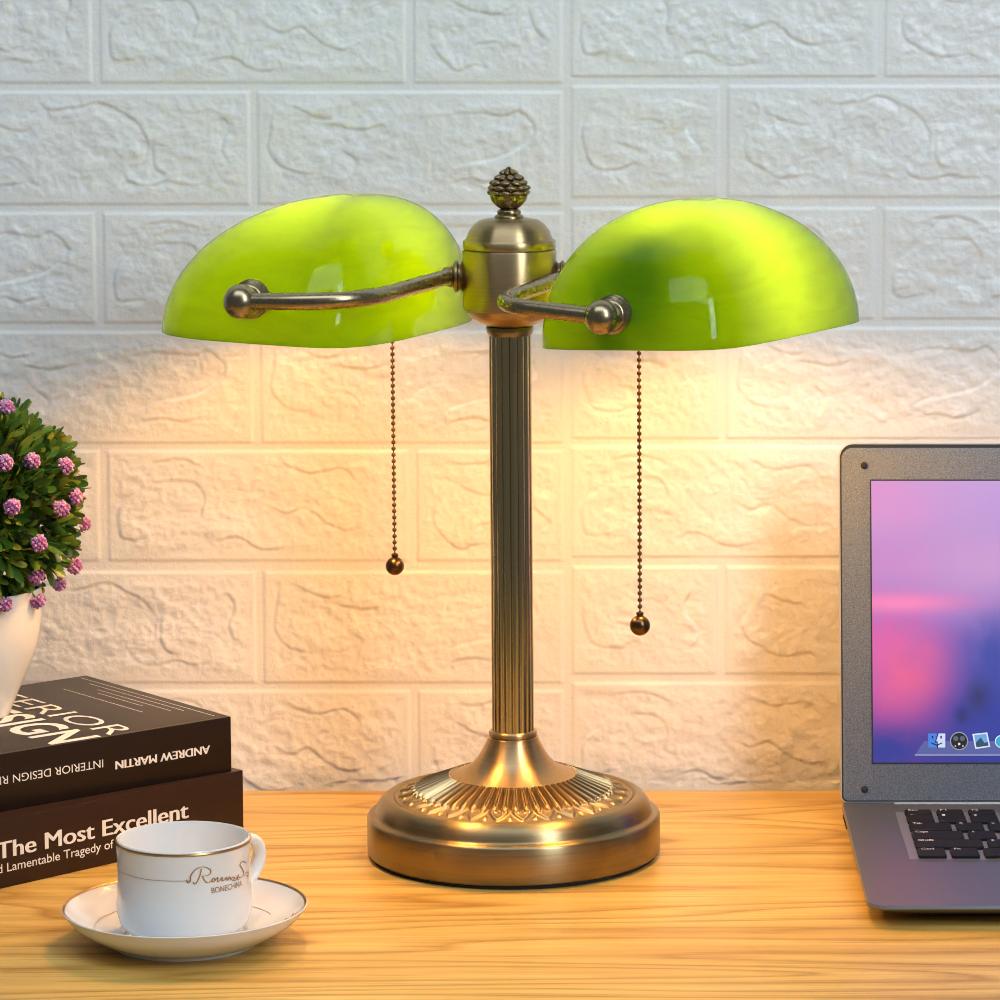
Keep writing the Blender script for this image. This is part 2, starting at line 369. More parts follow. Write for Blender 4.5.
# ------------------------------------------------------------------ table
TB = onz(514, 790, 0)[1]
tb = empty('table', (0, TB-0.35, FLOOR), 'light oak table with a straight yellow grain top against the white brick wall', 'table')
toff = (0, TB-0.35, FLOOR)
mesh('tabletop', box(-0.75, 0.75, TB-0.70, TB, -0.03, 0, 0.0015, 2), M['wood'], tb, off=toff)
for sx in (-1, 1):
    for yy in (TB-0.06, TB-0.64):
        mesh('leg', box(sx*0.69-0.025, sx*0.69+0.025, yy-0.025, yy+0.025, FLOOR, -0.03, 0.002), M['wood'], tb, off=toff)

# ------------------------------------------------------------------ banker's lamp
lamp = empty('banker_lamp', (0, 0, 0.0003), 'antique brass desk lamp with two green glass shades and two pull chains', 'lamp')
lamp.rotation_euler = (0, -0.004, 0)
def zy(y): return ony(512, y, 0)[2]
mesh('foot_pad', lathe([(0.078, 0), (0.0825, 0.0), (0.0825, 0.0022), (0.078, 0.0022)], 96), M['felt'], lamp)
rb = 0.0848
bp = [(0.080, 0.0022), (0.0838, 0.0022), (rb, 0.0032), (rb, 0.0225), (rb-0.0006, 0.0238), (rb-0.0022, 0.0245), (rb-0.0040, 0.0247), (rb-0.0048, 0.0252),
      (rb-0.0052, 0.0262), (rb-0.0060, 0.0295), (rb-0.0080, 0.0325), (rb-0.0108, 0.0345), (rb-0.0135, 0.0352), (rb-0.0146, 0.0350), (rb-0.0155, 0.0340), (rb-0.0165, 0.0338)]
mesh('base', lathe(bp, 160, cap=False), M['brass_base'], lamp, smooth=50)
# embossed leaf ring
R0, R1 = 0.0345, rb-0.0160; na, nr = 56*16, 56
V = []; Fc = []
for i in range(nr+1):
    s = i/nr; r = R0+(R1-R0)*s; zb_ = 0.0338+0.0128*(1-s)**1.1
    for k in range(na):
        a = 2*math.pi*k/na; u = (a/(2*math.pi)*56) % 1-0.5; vv = (a/(2*math.pi)*28) % 1-0.5; h = 0
        if 0.06 < s < 0.74:                              # tongues: raised U outlines
            end = 0.70; e = abs(u); half = 0.33
            if s > end-0.10: half = 0.33*math.sqrt(max(0, 1-((s-end+0.10)/0.13)**2))
            h += 0.0021*math.exp(-((e-half)/0.090)**2)*(1 if half > 0.01 else 0.2)
            h += 0.0011*math.exp(-(e/0.08)**2)*min(1, max(0, (0.60-s)/0.06))
        if s > 0.68:                                     # pointed leaf tips below
            q_ = (s-0.68)/0.26; wd = 0.47*max(0, 1-q_)**0.75
            if abs(vv) < wd: h = max(h, 0.0013*min(1, (wd-abs(vv))/0.07)-0.0006*min(1, max(0, (wd-abs(vv)-0.12)/0.08)))
            if abs(abs(vv)-0.5) < 0.09:
                d2 = ((abs(vv)-0.5)/0.07)**2+((s-0.86)/0.045)**2; h = max(h, 0.0011*math.exp(-d2))
        h += 0.0008*math.exp(-((s-0.985)/0.02)**2)+0.0006*math.exp(-((s-0.02)/0.03)**2)
        V.append((r*math.cos(a), r*math.sin(a), zb_+h))
for i in range(nr):
    for k in range(na):
        k2 = (k+1) % na; Fc.append((i*na+k, (i+1)*na+k, (i+1)*na+k2, i*na+k2))
mesh('leaf_relief', (V, Fc), M['ornament'], lamp, smooth=80)
bell = [(0.0362, 0.0455), (0.0360, 0.0468), (0.0345, 0.0474), (0.0305, 0.0488), (0.0270, 0.0507), (0.0240, 0.0530), (0.0212, 0.0560), (0.0187, 0.0597), (0.0167, 0.0635), (0.0151, 0.0668), (0.0146, 0.0685), (0.0135, 0.0690)]
mesh('bell', lathe(bell, 96, cap=False), M['brass'], lamp)
def ringpart(name, z0, z1, r, m):
    h = z1-z0; prof = [(r*0.86, z0)]+[(r-h*0.35+h*0.35*math.cos(t_), (z0+z1)/2+h/2*math.sin(t_)) for t_ in np.linspace(-1.5, 1.5, 11)]+[(r*0.86, z1)]
    return mesh(name, lathe(prof, 64), m, lamp)
ringpart('collar', 0.0686, 0.0728, 0.0140, M['brass'])
# reeded column
zc0, zc1 = 0.0722, zy(331)
nf = 16; n = nf*14; V = []; Fc = []
for j, zz in enumerate((zc0, zc1)):
    for k in range(n):
        a = 2*math.pi*k/n; u = (k/14) % 1; r = 0.0112+0.0010*math.sqrt(max(0, 1-(2*u-1)**2)); V.append((r*math.cos(a), r*math.sin(a), zz))
for k in range(n): k2 = (k+1) % n; Fc.append((k, k2, n+k2, n+k))
mesh('column', (V, Fc), brass('column_brass', (0.56, 0.42, 0.215), 0.16, 'up', 0.08), lamp, smooth=60)
zt_ = zy(334)
mesh('collar', lathe([(0.0110, zt_-0.0012), (0.0122, zt_-0.001), (0.0133, zt_+0.001), (0.0136, zt_+0.0028), (0.0134, zt_+0.0040), (0.0120, zt_+0.0044), (0.011, zt_+0.0044)], 64), M['brass_dark'], lamp)
# hub (urn)
ru = 0.0268
hub = [(0.0112, zy(327)), (0.0128, zy(326)), (0.0180, zy(322)), (0.0228, zy(317)), (0.0250, zy(311)), (0.0252, zy(310)), (0.0262, zy(309)), (0.0266, zy(305)), (ru, zy(300)), (ru, zy(251.5)), (ru-0.0003, zy(250.2)), (ru-0.0010, zy(250))]
mesh('hub', lathe(hub, 96, cap=False), M['brass'], lamp)
cap_ = [(ru-0.0012, zy(250)), (ru-0.0008, zy(249)), (ru-0.0004, zy(248)), (ru-0.0004, zy(241.5)), (ru-0.0009, zy(240.3)), (ru-0.0018, zy(240)), (ru-0.0024, zy(238)), (ru-0.0040, zy(231)), (ru-0.0068, zy(224.5)), (ru-0.0100, zy(220.5)), (ru-0.0140, zy(219)), (0.0075, zy(218.6))]
mesh('hub_lid', lathe(cap_, 96, cap=False), M['brass'], lamp)
# finial: stepped foot, sepals and scaled cone
zf = zy(219)
fin = lathe([(0.0083, zf-0.0005), (0.0083, zf+0.0012), (0.0076, zf+0.0020), (0.0066, zf+0.0024), (0.0068, zf+0.0040), (0.0060, zf+0.0050), (0.0050, zf+0.0058), (0.0050, zf+0.0068), (0.0040, zf+0.0072)], 48)
cz0, cz1 = zf+0.0062, zy(167); n, m_ = 144, 84; V = []; Fc = []
for i in range(m_+1):
    s = i/m_; zz = cz0+(cz1-cz0)*s
    r = 0.0112*(max(0, math.sin(math.pi*min(1, (s*0.80+0.16)))))**0.8*(1.0 if s < 0.4 else max(0, 1-((s-0.4)/0.6)**2.6)**0.55)
    for k in range(n):
        a = 2*math.pi*k/n
        if s > 0.30:
            row = (s-0.30)/0.70*5.4; fr = row % 1-0.5; ua = (a/(2*math.pi)*9+0.5*(int(row) % 2)) % 1-0.5
            h = 0.0026*max(0, 1-(fr/0.56)**2-(ua/0.50)**2)**0.5-0.0012
        else:
            ua = (a/(2*math.pi)*6) % 1-0.5; h = 0.0010*max(0, 1-(ua/0.42)**2-((s-0.17)/0.17)**2)**0.5-0.0002
        rr = max(0.0002, r+h*(1 if r > 0.002 else r/0.002)); V.append((rr*math.cos(a), rr*math.sin(a), zz))
for i in range(m_):
    for k in range(n): k2 = (k+1) % n; Fc.append((i*n+k, i*n+k2, (i+1)*n+k2, (i+1)*n+k))
Fc.append(tuple(m_*n+k for k in range(n)))
mesh('finial', join(fin, (V, Fc)), M['brass_dark'], lamp, smooth=70)

def shade_pts(a, b, H, x0, e1, e2, n, ee, hs, nr=26, nt=144):
    """superelliptic dome; hs = side on which the outer (far) half lies"""
    V = []
    for i in range(nr+1):
        r = 1-(1-i/nr)**1.6
        for k in range(nt):
            th = 2*math.pi*k/nt; c, s = math.cos(th), math.sin(th); kk = (abs(c)**n+abs(s)**n)**(-1/n)
            Sx, Vy = c*kk*r, s*kk*r
            ex = c*c*(e2 if c > 0 else e1)+s*s*ee
            z = H*max(0, 1-r**ex)**(1/ex); x = (x0*a+Sx*(a-x0*a) if Sx > 0 else x0*a+Sx*(a+x0*a))*hs
            V.append((x, Vy*b, z))
    return np.array(V), nr, nt
def build_shade(cx, cy, zr, phi, roll, a, b, H, x0, e1, e2, n, ee, hs):
    cr, sr, cp, sp = math.cos(roll), math.sin(roll), math.cos(phi), math.sin(phi)
    def place(P):
        x = P[:, 0]*cr+P[:, 2]*sr; z = -P[:, 0]*sr+P[:, 2]*cr; y = P[:, 1]
        return np.stack([cx+x*cp+y*sp, cy-x*sp+y*cp, zr+z], -1)
    Vo, nr, nt = shade_pts(a, b, H, x0, e1, e2, n, ee, hs); th = 0.0032
    Vi, _, _ = shade_pts(a-th, b-th, H-th, x0, e1, e2, n, ee, hs)
    def faces(inv):
        f = []
        for i in range(nr):
            for k in range(nt):
                k2 = (k+1) % nt; q = (i*nt+k, (i+1)*nt+k, (i+1)*nt+k2, i*nt+k2); f.append(q[::-1] if inv else q)
        return f
    out = place(Vo); inn = place(Vi)
    rim = [(nr*nt+k, len(out)+nr*nt+k, len(out)+nr*nt+(k+1) % nt, nr*nt+(k+1) % nt) for k in range(nt)]
    fo = faces(hs < 0); fi = [tuple(i+len(out) for i in q) for q in faces(hs > 0)]
    o = mesh('glass_shade', (np.vstack([out, inn]), fo+fi+rim), M['green'], lamp, smooth=60)
    o.data.materials.append(M['milk']); mi = [0]*len(fo)+[1]*len(fi)+[0]*len(rim); o.data.polygons.foreach_set('material_index', mi)
    ax = np.array([sp, cp, 0]); la = np.array([cp, -sp, 0]); ctr = np.array([cx, cy, zr])
    return ctr, ax, la
def knob(parent_name, disc, nrm):
    """ribbed flange on the glass and a ball where the arm ends; nrm points away from the glass"""
    prof = [(0.004, 0), (0.0108, 0.0), (0.0110, 0.0016), (0.0098, 0.0022), (0.0098, 0.0028), (0.0106, 0.0034), (0.0106, 0.0046), (0.0090, 0.0054), (0.0088, 0.0062), (0.0080, 0.0070), (0.0060, 0.0076), (0.0050, 0.012)]
    return join(lathe(prof, 40, axis=nrm, org=disc), sphere(tuple(np.array(disc)+np.array(nrm)*0.0155), 0.0094, 28, 18))
def side_set(params, joint, knob_px, hs, bend_px, sock_end, chain_px, ball_px, chain_r, rad):
    ctr, ax, la = build_shade(*params, hs)
    b = params[6]; H = params[7]
    # front knob: on the glass end that faces the camera
    nf_ = -ax
    face = ctr+nf_*(b*0.955)
    ballp = onplane(knob_px[0], knob_px[1], face+nf_*0.0155, nf_)
    disc = ballp-nf_*0.0155
    arm_z = joint[2]
    ball2 = disc+ax*(2*b*0.955)+ax*0.0155
    front_bend = joint+nf_*np.dot(ballp-joint, nf_); front_bend[2] = (joint[2]*0.35+ballp[2]*0.65)
    rear_bend = joint+ax*np.dot(ball2-joint, ax); rear_bend[2] = (joint[2]*0.35+ball2[2]*0.65)
    def rounded(p0, p1, p2, rad=rad, n=14):
        d0 = (p0-p1)/np.linalg.norm(p0-p1); d2 = (p2-p1)/np.linalg.norm(p2-p1); A_ = p1+d0*rad; B_ = p1+d2*rad
        return [(1-t)**2*A_+2*t*(1-t)*p1+t*t*B_ for t in np.linspace(0, 1, n)]
    path = [ball2]+rounded(ball2, rear_bend, joint)+[joint]+rounded(joint, front_bend, ballp)+[ballp]
    yoke = mesh('yoke_arm', tube(path, 0.0046, 18), M['brass_arm'], lamp)
    kf = mesh('knob', knob('', disc, nf_), M['brass_arm'], yoke)
    kr = mesh('knob', knob('', ball2-ax*0.0155, ax), M['brass_arm'], yoke)
    # swivel joint on the hub
    jx = np.array([1.0 if joint[0] > 0 else -1.0, 0, 0]); jo = np.array([jx[0]*(ru-0.001), 0, joint[2]]); L = abs(joint[0])-ru+0.004
    jp = [(0.004, 0), (0.0075, 0), (0.0086, 0.0012), (0.0076, 0.0022), (0.0076, 0.0028), (0.0090, 0.0038), (0.0090, 0.0050), (0.0076, 0.0058), (0.0060, 0.0066), (0.0052, max(0.009, L)), (0.003, max(0.0095, L+0.001))]
    mesh('swivel_joint', lathe(jp, 36, axis=jx, org=jo), M['brass_dark'], lamp)
    # socket on the inner face of one glass end, bulb lying along the shade
    sgn = sock_end; zs = ctr[2]+(0.031 if sgn < 0 else 0.038)
    end = ctr+ax*sgn*(b*(0.74 if sgn < 0 else 0.58)); end[2] = zs; inw = -ax*sgn
    sp_ = [(0.006, 0.0), (0.012, 0.002), (0.0155, 0.006), (0.0165, 0.012), (0.0165, 0.026), (0.0150, 0.028)]
    sk = mesh('lamp_socket', lathe(sp_, 36, axis=inw, org=end), M['socket'], lamp)
    bpf = [(0.012, 0.026), (0.012, 0.034), (0.0145, 0.043), (0.0175, 0.055), (0.0185, 0.067), (0.0175, 0.079), (0.0140, 0.089), (0.0080, 0.095), (0.0005, 0.097)]
    mesh('light_bulb', lathe(bpf, 32, axis=inw, org=end), M['bulb'], lamp)
    # bead chain with its end ball
    q0 = ctr+ax*sgn*(b*0.62 if sgn < 0 else b*0.48)
    top = ony(chain_px[0], chain_px[1], q0[1]); bot = ony(ball_px[0], ball_px[1], q0[1]); x = bot[0]; top[0] = x
    ztop = zs-0.012; parts = []; zz = bot[2]+chain_r
    pitch = 0.00372
    cc = 0
    while zz < ztop:
        parts.append(sphere((x, q0[1], zz+0.0012), 0.00138, 10, 8)); parts.append(tube([(x, q0[1], zz), (x, q0[1], zz+pitch)], 0.00042, 6)); zz += pitch
    ch = mesh('pull_chain', join(*parts), M['bronze'], lamp)
    bl = mesh('pull_ball', join(sphere((x, q0[1], bot[2]), chain_r, 28, 18), lathe([(0.0014, bot[2]+chain_r*0.9), (0.0020, bot[2]+chain_r+0.0002), (0.0020, bot[2]+chain_r+0.0018), (0.0012, bot[2]+chain_r+0.002)], 16, org=(x, q0[1], 0))), M['bronze'], ch)
    sw = mesh('switch_outlet', lathe([(0.0020, ztop-0.012), (0.0052, ztop-0.012), (0.0056, ztop+0.004), (0.004, ztop+0.008)], 24, org=(x, q0[1], 0)), M['brass_dark'], sk)
zj = zy(277)
side_set((.1110, -.016, .3038, .4913, -.0387, .0633, .1002, .0768, -.0562, 2.3357, 2.0, 5.4, 2.0), np.array([0.0335, 0, zj]), (604, 318), 1, None, -1, (641, 350), (641, 626.5), 0.0057, 0.026)
side_set((-.1112, .010, .3065, .3411, 0.03, .0710, .1004, .0768, -.36, 2.5, 2.0, 3.6, 2.0), np.array([-0.0345, 0, zj]), (243, 301), -1, None, 1, (396, 337), (396, 566), 0.0055, 0.045)

# ------------------------------------------------------------------ books
def book(name, corner_px, zbase, thick, px_left, width, length, cover, label, ang=None):
    """corner_px = right end of the spine's top edge; px_left = another pixel on that edge"""
    zt = zbase+thick; p = onz(*corner_px, zt); l = onz(*px_left, zt)
    a = math.atan2(p[1]-l[1], p[0]-l[0]) if ang is None else ang
    ex = np.array([math.cos(a), math.sin(a), 0]); ey = np.array([-ex[1], ex[0], 0])
    o = empty(name, (p[0], p[1], zbase), label, 'book', a)
    cv = 0.0022
    shell = join(box(-length, 0, 0, 0.0028, 0, thick, 0.0006), box(-length, 0, 0.002, width, thick-cv, thick, 0.0005), box(-length, 0, 0.002, width, 0, cv, 0.0005))
    mesh('cover', shell, cover, o)
    mesh('page_block', box(-length+0.003, -0.003, 0.0028, width-0.003, cv, thick-cv), M['pages'], o, smooth=False)
    def loc(w_): d = np.array(w_)-np.array([p[0], p[1], zbase]); return np.array([d@ex, d@ey, d[2]])
    def spine(x, y): return loc(onplane(x, y, (p[0], p[1], 0), -ey))     # pixel -> local point on the spine
    def top(x, y): return loc(onz(x, y, zt))
    return o, spine, top, zt
T1, T2 = 0.0385, 0.0330
lb, sp1, tp1, z1 = book('book', (243, 770), 0, T1, (0, 824.6), 0.155, 0.33, M['cover2'], 'dark brown book lying under the other, spine reads The Most Excellent', math.radians(46))
ub, sp2, tp2, z2 = book('book', (231, 716.4), T1, T2, (26, 750), 0.160, 0.33, M['cover'], 'black book on top of the stack under the plant pot, spine lettering upside down', math.radians(40.5))
def spine_text(parent, spf, body, lpx, rpx, hz, bold, flip=False, heavy=0.0):
    L = spf(*lpx); R = spf(*rpx); L[1] = R[1] = 0; zc = (L[2]+R[2])/2
    if not flip: lay_text('lettering', body, (L[0], 0, zc), (R[0]-L[0], 0, 0), (0, 0, 1), hz, M['white_ink'], parent, bold, 0.0002, heavy=heavy)
    else: lay_text('lettering', body, (R[0], 0, zc), (L[0]-R[0], 0, 0), (0, 0, -1), hz, M['white_ink'], parent, bold, 0.0002, heavy=heavy)
spine_text(lb, sp1, 'The Most Excellent', (-3, 862), (188, 815.3), 0.0098, 0.0, heavy=0.00042)
spine_text(lb, sp1, 'and Lamentable Tragedy of', (-14, 876.5), (113.5, 847.5), 0.0052, 0.004)
spine_text(ub, sp2, 'ANDREW MARTIN', (115.5, 760.5), (209.5, 746), 0.0050, 0.0, True, 0.00032)
spine_text(ub, sp2, 'INTERIOR DESIGN REVIEW', (-32, 779), (103, 762.5), 0.0048, 0.0, True)
def top_text(body, pl, pr, height, bold, **kw):
    """baseline from pl to pr on the cover, letter tops towards the right"""
    a = tp2(*pl); b = tp2(*pr); d = b-a; d[0] = 0; d[2] = 0
    lay_text('lettering', body, (b[0], a[1], T2), d, (1, 0, 0), height, M['white_ink'], ub, bold, 0.0002)
a_ = tp2(115, 734); Ltop = 0.125
def cover_text(body, xbase, y_back, y_front, height, bold):
    lay_text('lettering', body, (xbase, y_back, T2), (0, y_front-y_back, 0), (1, 0, 0), height, M['white_ink'], ub, bold, 0.0002)
pe = tp2(139, 729)                                       # foot of the last letter, top corner
cover_text('INTERIOR', pe[0]-0.022, tp2(33.6, 687.6)[1]/0.775, 0.002, 0.0205, -0.004)
cover_text('DESIGN', pe[0]-0.060, 0.135, 0.002, 0.033, 0.02)
# fine print: rows of tiny strokes too small to read
pr = []
for (xa, ya, xb, yb) in ((89, 676.8, 205, 717), (95, 683, 176, 711), (96, 690, 172, 710.5), (96, 693.5, 144, 705.6), (68, 688.5, 137, 712.5)):
    A0 = tp2(xa, ya); B0 = tp2(xb, yb); x_ = (A0[0]+B0[0])/2; y_ = A0[1]; 
    while y_ > max(B0[1], 0.004):
        l_ = random.uniform(0.0008, 0.0028); pr.append(box(x_-0.0003, x_+0.0003, y_-l_, y_, T2-0.0001, T2+0.00015)); y_ -= l_+random.uniform(0.0005, 0.0010)
mesh('fine_print', join(*pr), M['white_ink'], ub, smooth=False)

# ------------------------------------------------------------------ saucer and cup
sc = onz(185, 905, 0.020); sc[2] = 0
saucer = empty('saucer', sc, 'white porcelain saucer with gilt rim under the cup', 'saucer')
rs = (onz(307, 905, .02)-onz(63, 905, .02))[0]/2
sp_ = [(0.0005, 0.0040), (0.0300, 0.0042), (0.0325, 0.0050), (0.040, 0.0066), (0.050, 0.0105), (0.058, 0.0150), (rs-0.0012, 0.0200), (rs-0.0002, 0.0204), (rs, 0.0200), (rs-0.0006, 0.0193),
       (0.0590, 0.0132), (0.051, 0.0078), (0.0440, 0.0040), (0.0390, 0.0020), (0.0380, 0.0002), (0.0365, 0.0), (0.0355, 0.0012), (0.0005, 0.0018)]
def interp(prof, r_):
    for (r0, z0), (r1, z1) in zip(prof, prof[1:]):
        if r0 <= r_ <= r1: return z0+(z1-z0)*(r_-r0)/(r1-r0)
fine = [tuple(p[:2]) for p in spline([(r, z) for r, z in sp_], 4)]
mesh('dish', lathe(fine, 96, cap=False), M['porcelain'], saucer)
mesh('gilt_rim', lathe([(rs-0.0016, interp(sp_[:8], rs-0.0016)+0.0002), (rs-0.0010, 0.02035), (rs-0.0004, 0.0206)], 96, cap=False), M['gold'], saucer)
def arc_ring(r, z, w_, a0, a1, n=80):
    V = []; Fc = []
    for k in range(n+1):
        a = math.radians(a0+(a1-a0)*k/n)
        for rr, zz in ((r-w_, z(r-w_)), (r+w_, z(r+w_))): V.append((rr*math.cos(a), rr*math.sin(a), zz+0.00015))
    for k in range(n): Fc.append((2*k, 2*k+1, 2*k+3, 2*k+2))
    return V, Fc
fz = lambda r_: interp(fine[:29], r_) or 0.0105
mesh('gilt_line', arc_ring(0.0475, fz, 0.00018, 25, 330), M['gold'], saucer, smooth=False)

sq = []
for x, y in [(855,445),(862,436),(872,431),(880,433),(876,440),(884,442),(893,434),(903,425),(900,436),(908,438),(915,428)]:
    q_ = onz(50+x/3.704, 800+y/3.704, 0.0135)-sc; r_ = math.hypot(q_[0], q_[1]); sq.append((q_[0], q_[1], fz(r_)+0.0002))
mesh('script', tube(spline(sq, 5), 0.00022, 6), M['gold'], saucer)
ctr_ = onz(183.5, 905, 0.0042); cz = 0.0043
CY = sc[1]; cxw = ony(183.5, 838, CY); zrim = cxw[2]; rc = (ony(251, 838, CY)-ony(116, 838, CY))[0]/2
cup = empty('coffee_cup', (cxw[0], CY, cz), 'white porcelain cup with gilt rim and script, standing on the saucer', 'cup')
hc = zrim-cz
cp_ = [(0.0005, 0.0030), (0.0150, 0.0028), (0.0200, 0.0022), (0.0215, 0.0), (0.0235, 0.0), (0.0245, 0.0018), (0.0285, 0.0030), (0.0325, 0.0060), (0.0345, 0.0105), (0.0356, 0.0180), (rc-0.0008, 0.034), (rc-0.0002, hc-0.001), (rc-0.0006, hc), (rc-0.0018, hc-0.0006),
       (rc-0.0026, 0.034), (0.0334, 0.0180), (0.0322, 0.0105), (0.0295, 0.0070), (0.024, 0.0055), (0.0005, 0.0052)]
cfine = [tuple(p[:2]) for p in spline(cp_, 4)]
mesh('body', lathe(cfine, 96, cap=False), M['porcelain'], cup)
mesh('gilt_rim', lathe([(rc-0.0001, hc-0.0014), (rc+0.00015, hc-0.0007), (rc-0.0002, hc+0.0001), (rc-0.0008, hc+0.0003), (rc-0.0016, hc-0.0001)], 96, cap=False), M['gold'], cup)
def cup_r(z):                                             # outer radius at height z
    o_ = cp_[5:12]
    for (r0, z0), (r1, z1) in zip(o_, o_[1:]):
        if z0 <= z <= z1: return r0+(r1-r0)*(z-z0)/(z1-z0)
    return rc
hd = math.radians(46)                                     # handle turned to the back right
hp = spline([(rc-0.0016, hc-0.0085), (rc+0.007, hc-0.0075), (rc+0.0140, hc-0.0110), (rc+0.0162, hc-0.0180), (rc+0.0132, hc-0.0255), (rc+0.0065, hc-0.0320), (rc-0.0016, hc-0.0350)], 8)
hv, hf = tube([(p[0], 0, p[1]) for p in hp], 0.0030, 14)
hv = [(x*math.cos(hd)-y*1.5*math.sin(hd), x*math.sin(hd)+y*1.5*math.cos(hd), z) for x, y, z in hv]
mesh('handle', (hv, hf), M['porcelain'], cup)
def cup_xz(x, y):                                         # pixel -> (arc position, height) on the cup's outside
    d = ray(x, y); lo, hi = None, None
    o0 = CAM-np.array([cxw[0], CY, cz]); a = d[0]**2+d[1]**2; b_ = 2*(o0[0]*d[0]+o0[1]*d[1]); c = o0[0]**2+o0[1]**2-rc*rc
    disc = b_*b_-4*a*c; tt = (-b_-math.sqrt(max(disc, 0)))/(2*a); P = o0+d*tt
    return math.atan2(P[1], P[0]), P[2]
def wrap(u, z): r = cup_r(z)+0.00018; return (r*math.cos(u), r*math.sin(u), z)
def ribbon(P2, w_):
    """stroke drawn in (arc length, height), wrapped on the cup"""
    V = []; Fc = []; P2 = [np.array(p) for p in P2]
    for i, p in enumerate(P2):
        t = P2[min(i+1, len(P2)-1)]-P2[max(i-1, 0)]; t = t/(np.linalg.norm(t)+1e-9); nrm = np.array([-t[1], t[0]])
        ww = w_*(0.6+0.8*abs(t[1]))
        for s in (-1, 1): q_ = p+nrm*ww*s; V.append(wrap(q_[0]/rc, q_[1]))
    for i in range(len(P2)-1): Fc.append((2*i, 2*i+1, 2*i+3, 2*i+2))
    return V, Fc
def px_stroke(pts, w_=0.00022):
    P = []
    for x, y in pts: u, z = cup_xz(x, y); P.append((u*rc, z))
    return ribbon([p[:2] for p in spline(P, 6)], w_)
def zp(pts): return [(50+x/3.704, 800+y/3.704) for x, y in pts]     # coordinates read off a close-up
strokes = [
    [(505,297),(512,308),(520,300),(522,280),(540,258),(565,248),(590,255),(597,268),(585,280),(562,283)], [(562,255),(556,280),(545,305),(538,312),(530,306)], [(565,283),(575,300),(588,308),(600,300)],
    [(600,300),(607,290),(614,297),(606,305),(600,298)], [(614,297),(624,288),(622,304),(630,300)], [(630,300),(640,287),(640,300),(650,296)], [(650,296),(656,286),(660,298),(668,284),(672,297)],
    [(672,297),(680,286),(688,290),(680,298),(690,298),(698,284),(698,296),(706,292)], [(728,232),(715,228),(706,240),(716,256),(722,274),(712,288),(700,284),(702,276)], [(724,282),(732,268),(740,272),(733,282),(742,280)], ]
mesh('script', join(*[px_stroke(zp(s_), 0.00026) for s_ in strokes]), M['gold'], cup, smooth=False)
u0, zl = cup_xz(190, 881.0); u1, _ = cup_xz(117.5, 874)
mesh('gilt_line', ribbon([(u*rc, zl) for u in np.linspace(u0, math.radians(-300), 60)], 0.00022), M['gold'], cup, smooth=False)
tv, tf = text_vf('BONECHINA'); ub0, zb0 = cup_xz(212, 893.5); 
ue, _ = cup_xz(241.5, 890); tv = [wrap(ub0+(ue-ub0)*1.06*p[0], zb0+p[1]*0.0042) for p in tv]
mesh('lettering', (tv, tf), M['gold'], cup, smooth=False)

# ------------------------------------------------------------------ potted plant on the top book
pb = onz(-30, 714, z2); pot_loc = np.array([pb[0], pb[1], z2])
plant = empty('potted_plant', pot_loc, 'round bushy green plant with purple flowers in a white pot on the books', 'plant')
PY_ = pb[1]; zr_ = ony(-30, 588, PY_)[2]-z2
mesh('pot', lathe([tuple(p[:2]) for p in spline([(0.0005, 0.0), (0.0215, 0.0), (0.0235, 0.0010), (0.0285, 0.0130), (0.0355, 0.0285), (0.0405, 0.0440), (0.0430, 0.0600), (0.0434, zr_-0.001), (0.0427, zr_), (0.0415, zr_-0.001), (0.0405, zr_-0.012), (0.0005, zr_-0.013)], 5)], 72, cap=False), M['pot'], plant)
bc = ony(-30, 503, PY_)-pot_loc; RB = 0.0655
mesh('stem', tube([(0, 0, zr_-0.014), (0.001, 0, zr_), (0, 0, bc[2])], 0.004, 10), M['soil'], plant)
mesh('core', sphere(tuple(bc), RB*0.66, 24, 16), M['soil'], plant)
LV = []; LF = []
def leaf(o, d, n_, L, wd):
    d = d/np.linalg.norm(d); s = np.cross(d, n_); s /= np.linalg.norm(s); n_ = np.cross(s, d); k0 = len(LV)
    rows = [(0, .12), (.3, .6), (.6, .95), (.85, .8), (.97, .38)]
    for t_, f_ in rows:
        c = o+d*L*t_+n_*L*0.16*(t_*t_)
        for q_, lift in ((-1, .25), (0, 0), (1, .25)): LV.append(tuple(c+s*wd*f_*q_*0.5+n_*wd*f_*lift*0.5))
    for i in range(len(rows)-1):
        for j in range(2): a = k0+i*3+j; LF.append((a, a+1, a+4, a+3))
for _ in range(720):
    d0 = rng.normal(size=3); d0 /= np.linalg.norm(d0)
    if d0[2] < -0.86: continue
    base_ = bc+d0*(RB*rng.uniform(0.64, 0.86)); nl = rng.integers(5, 8); side = np.cross(d0, [0.3, 0.2, 1.0]); side /= np.linalg.norm(side); up_ = np.cross(side, d0)
    for k in range(nl):
        a = 2*math.pi*k/nl+rng.uniform(0, 1); tilt = rng.uniform(0.35, 0.95)
        dd = d0+tilt*(math.cos(a)*side+math.sin(a)*up_)+np.array([0, 0, 0.22]); leaf(base_, dd, d0*0.6+rng.normal(size=3)*0.25-dd*0.1, rng.uniform(0.0120, 0.0175), rng.uniform(0.0036, 0.0054))
mesh('foliage', (LV, LF), M['leaf'], plant, smooth=180)
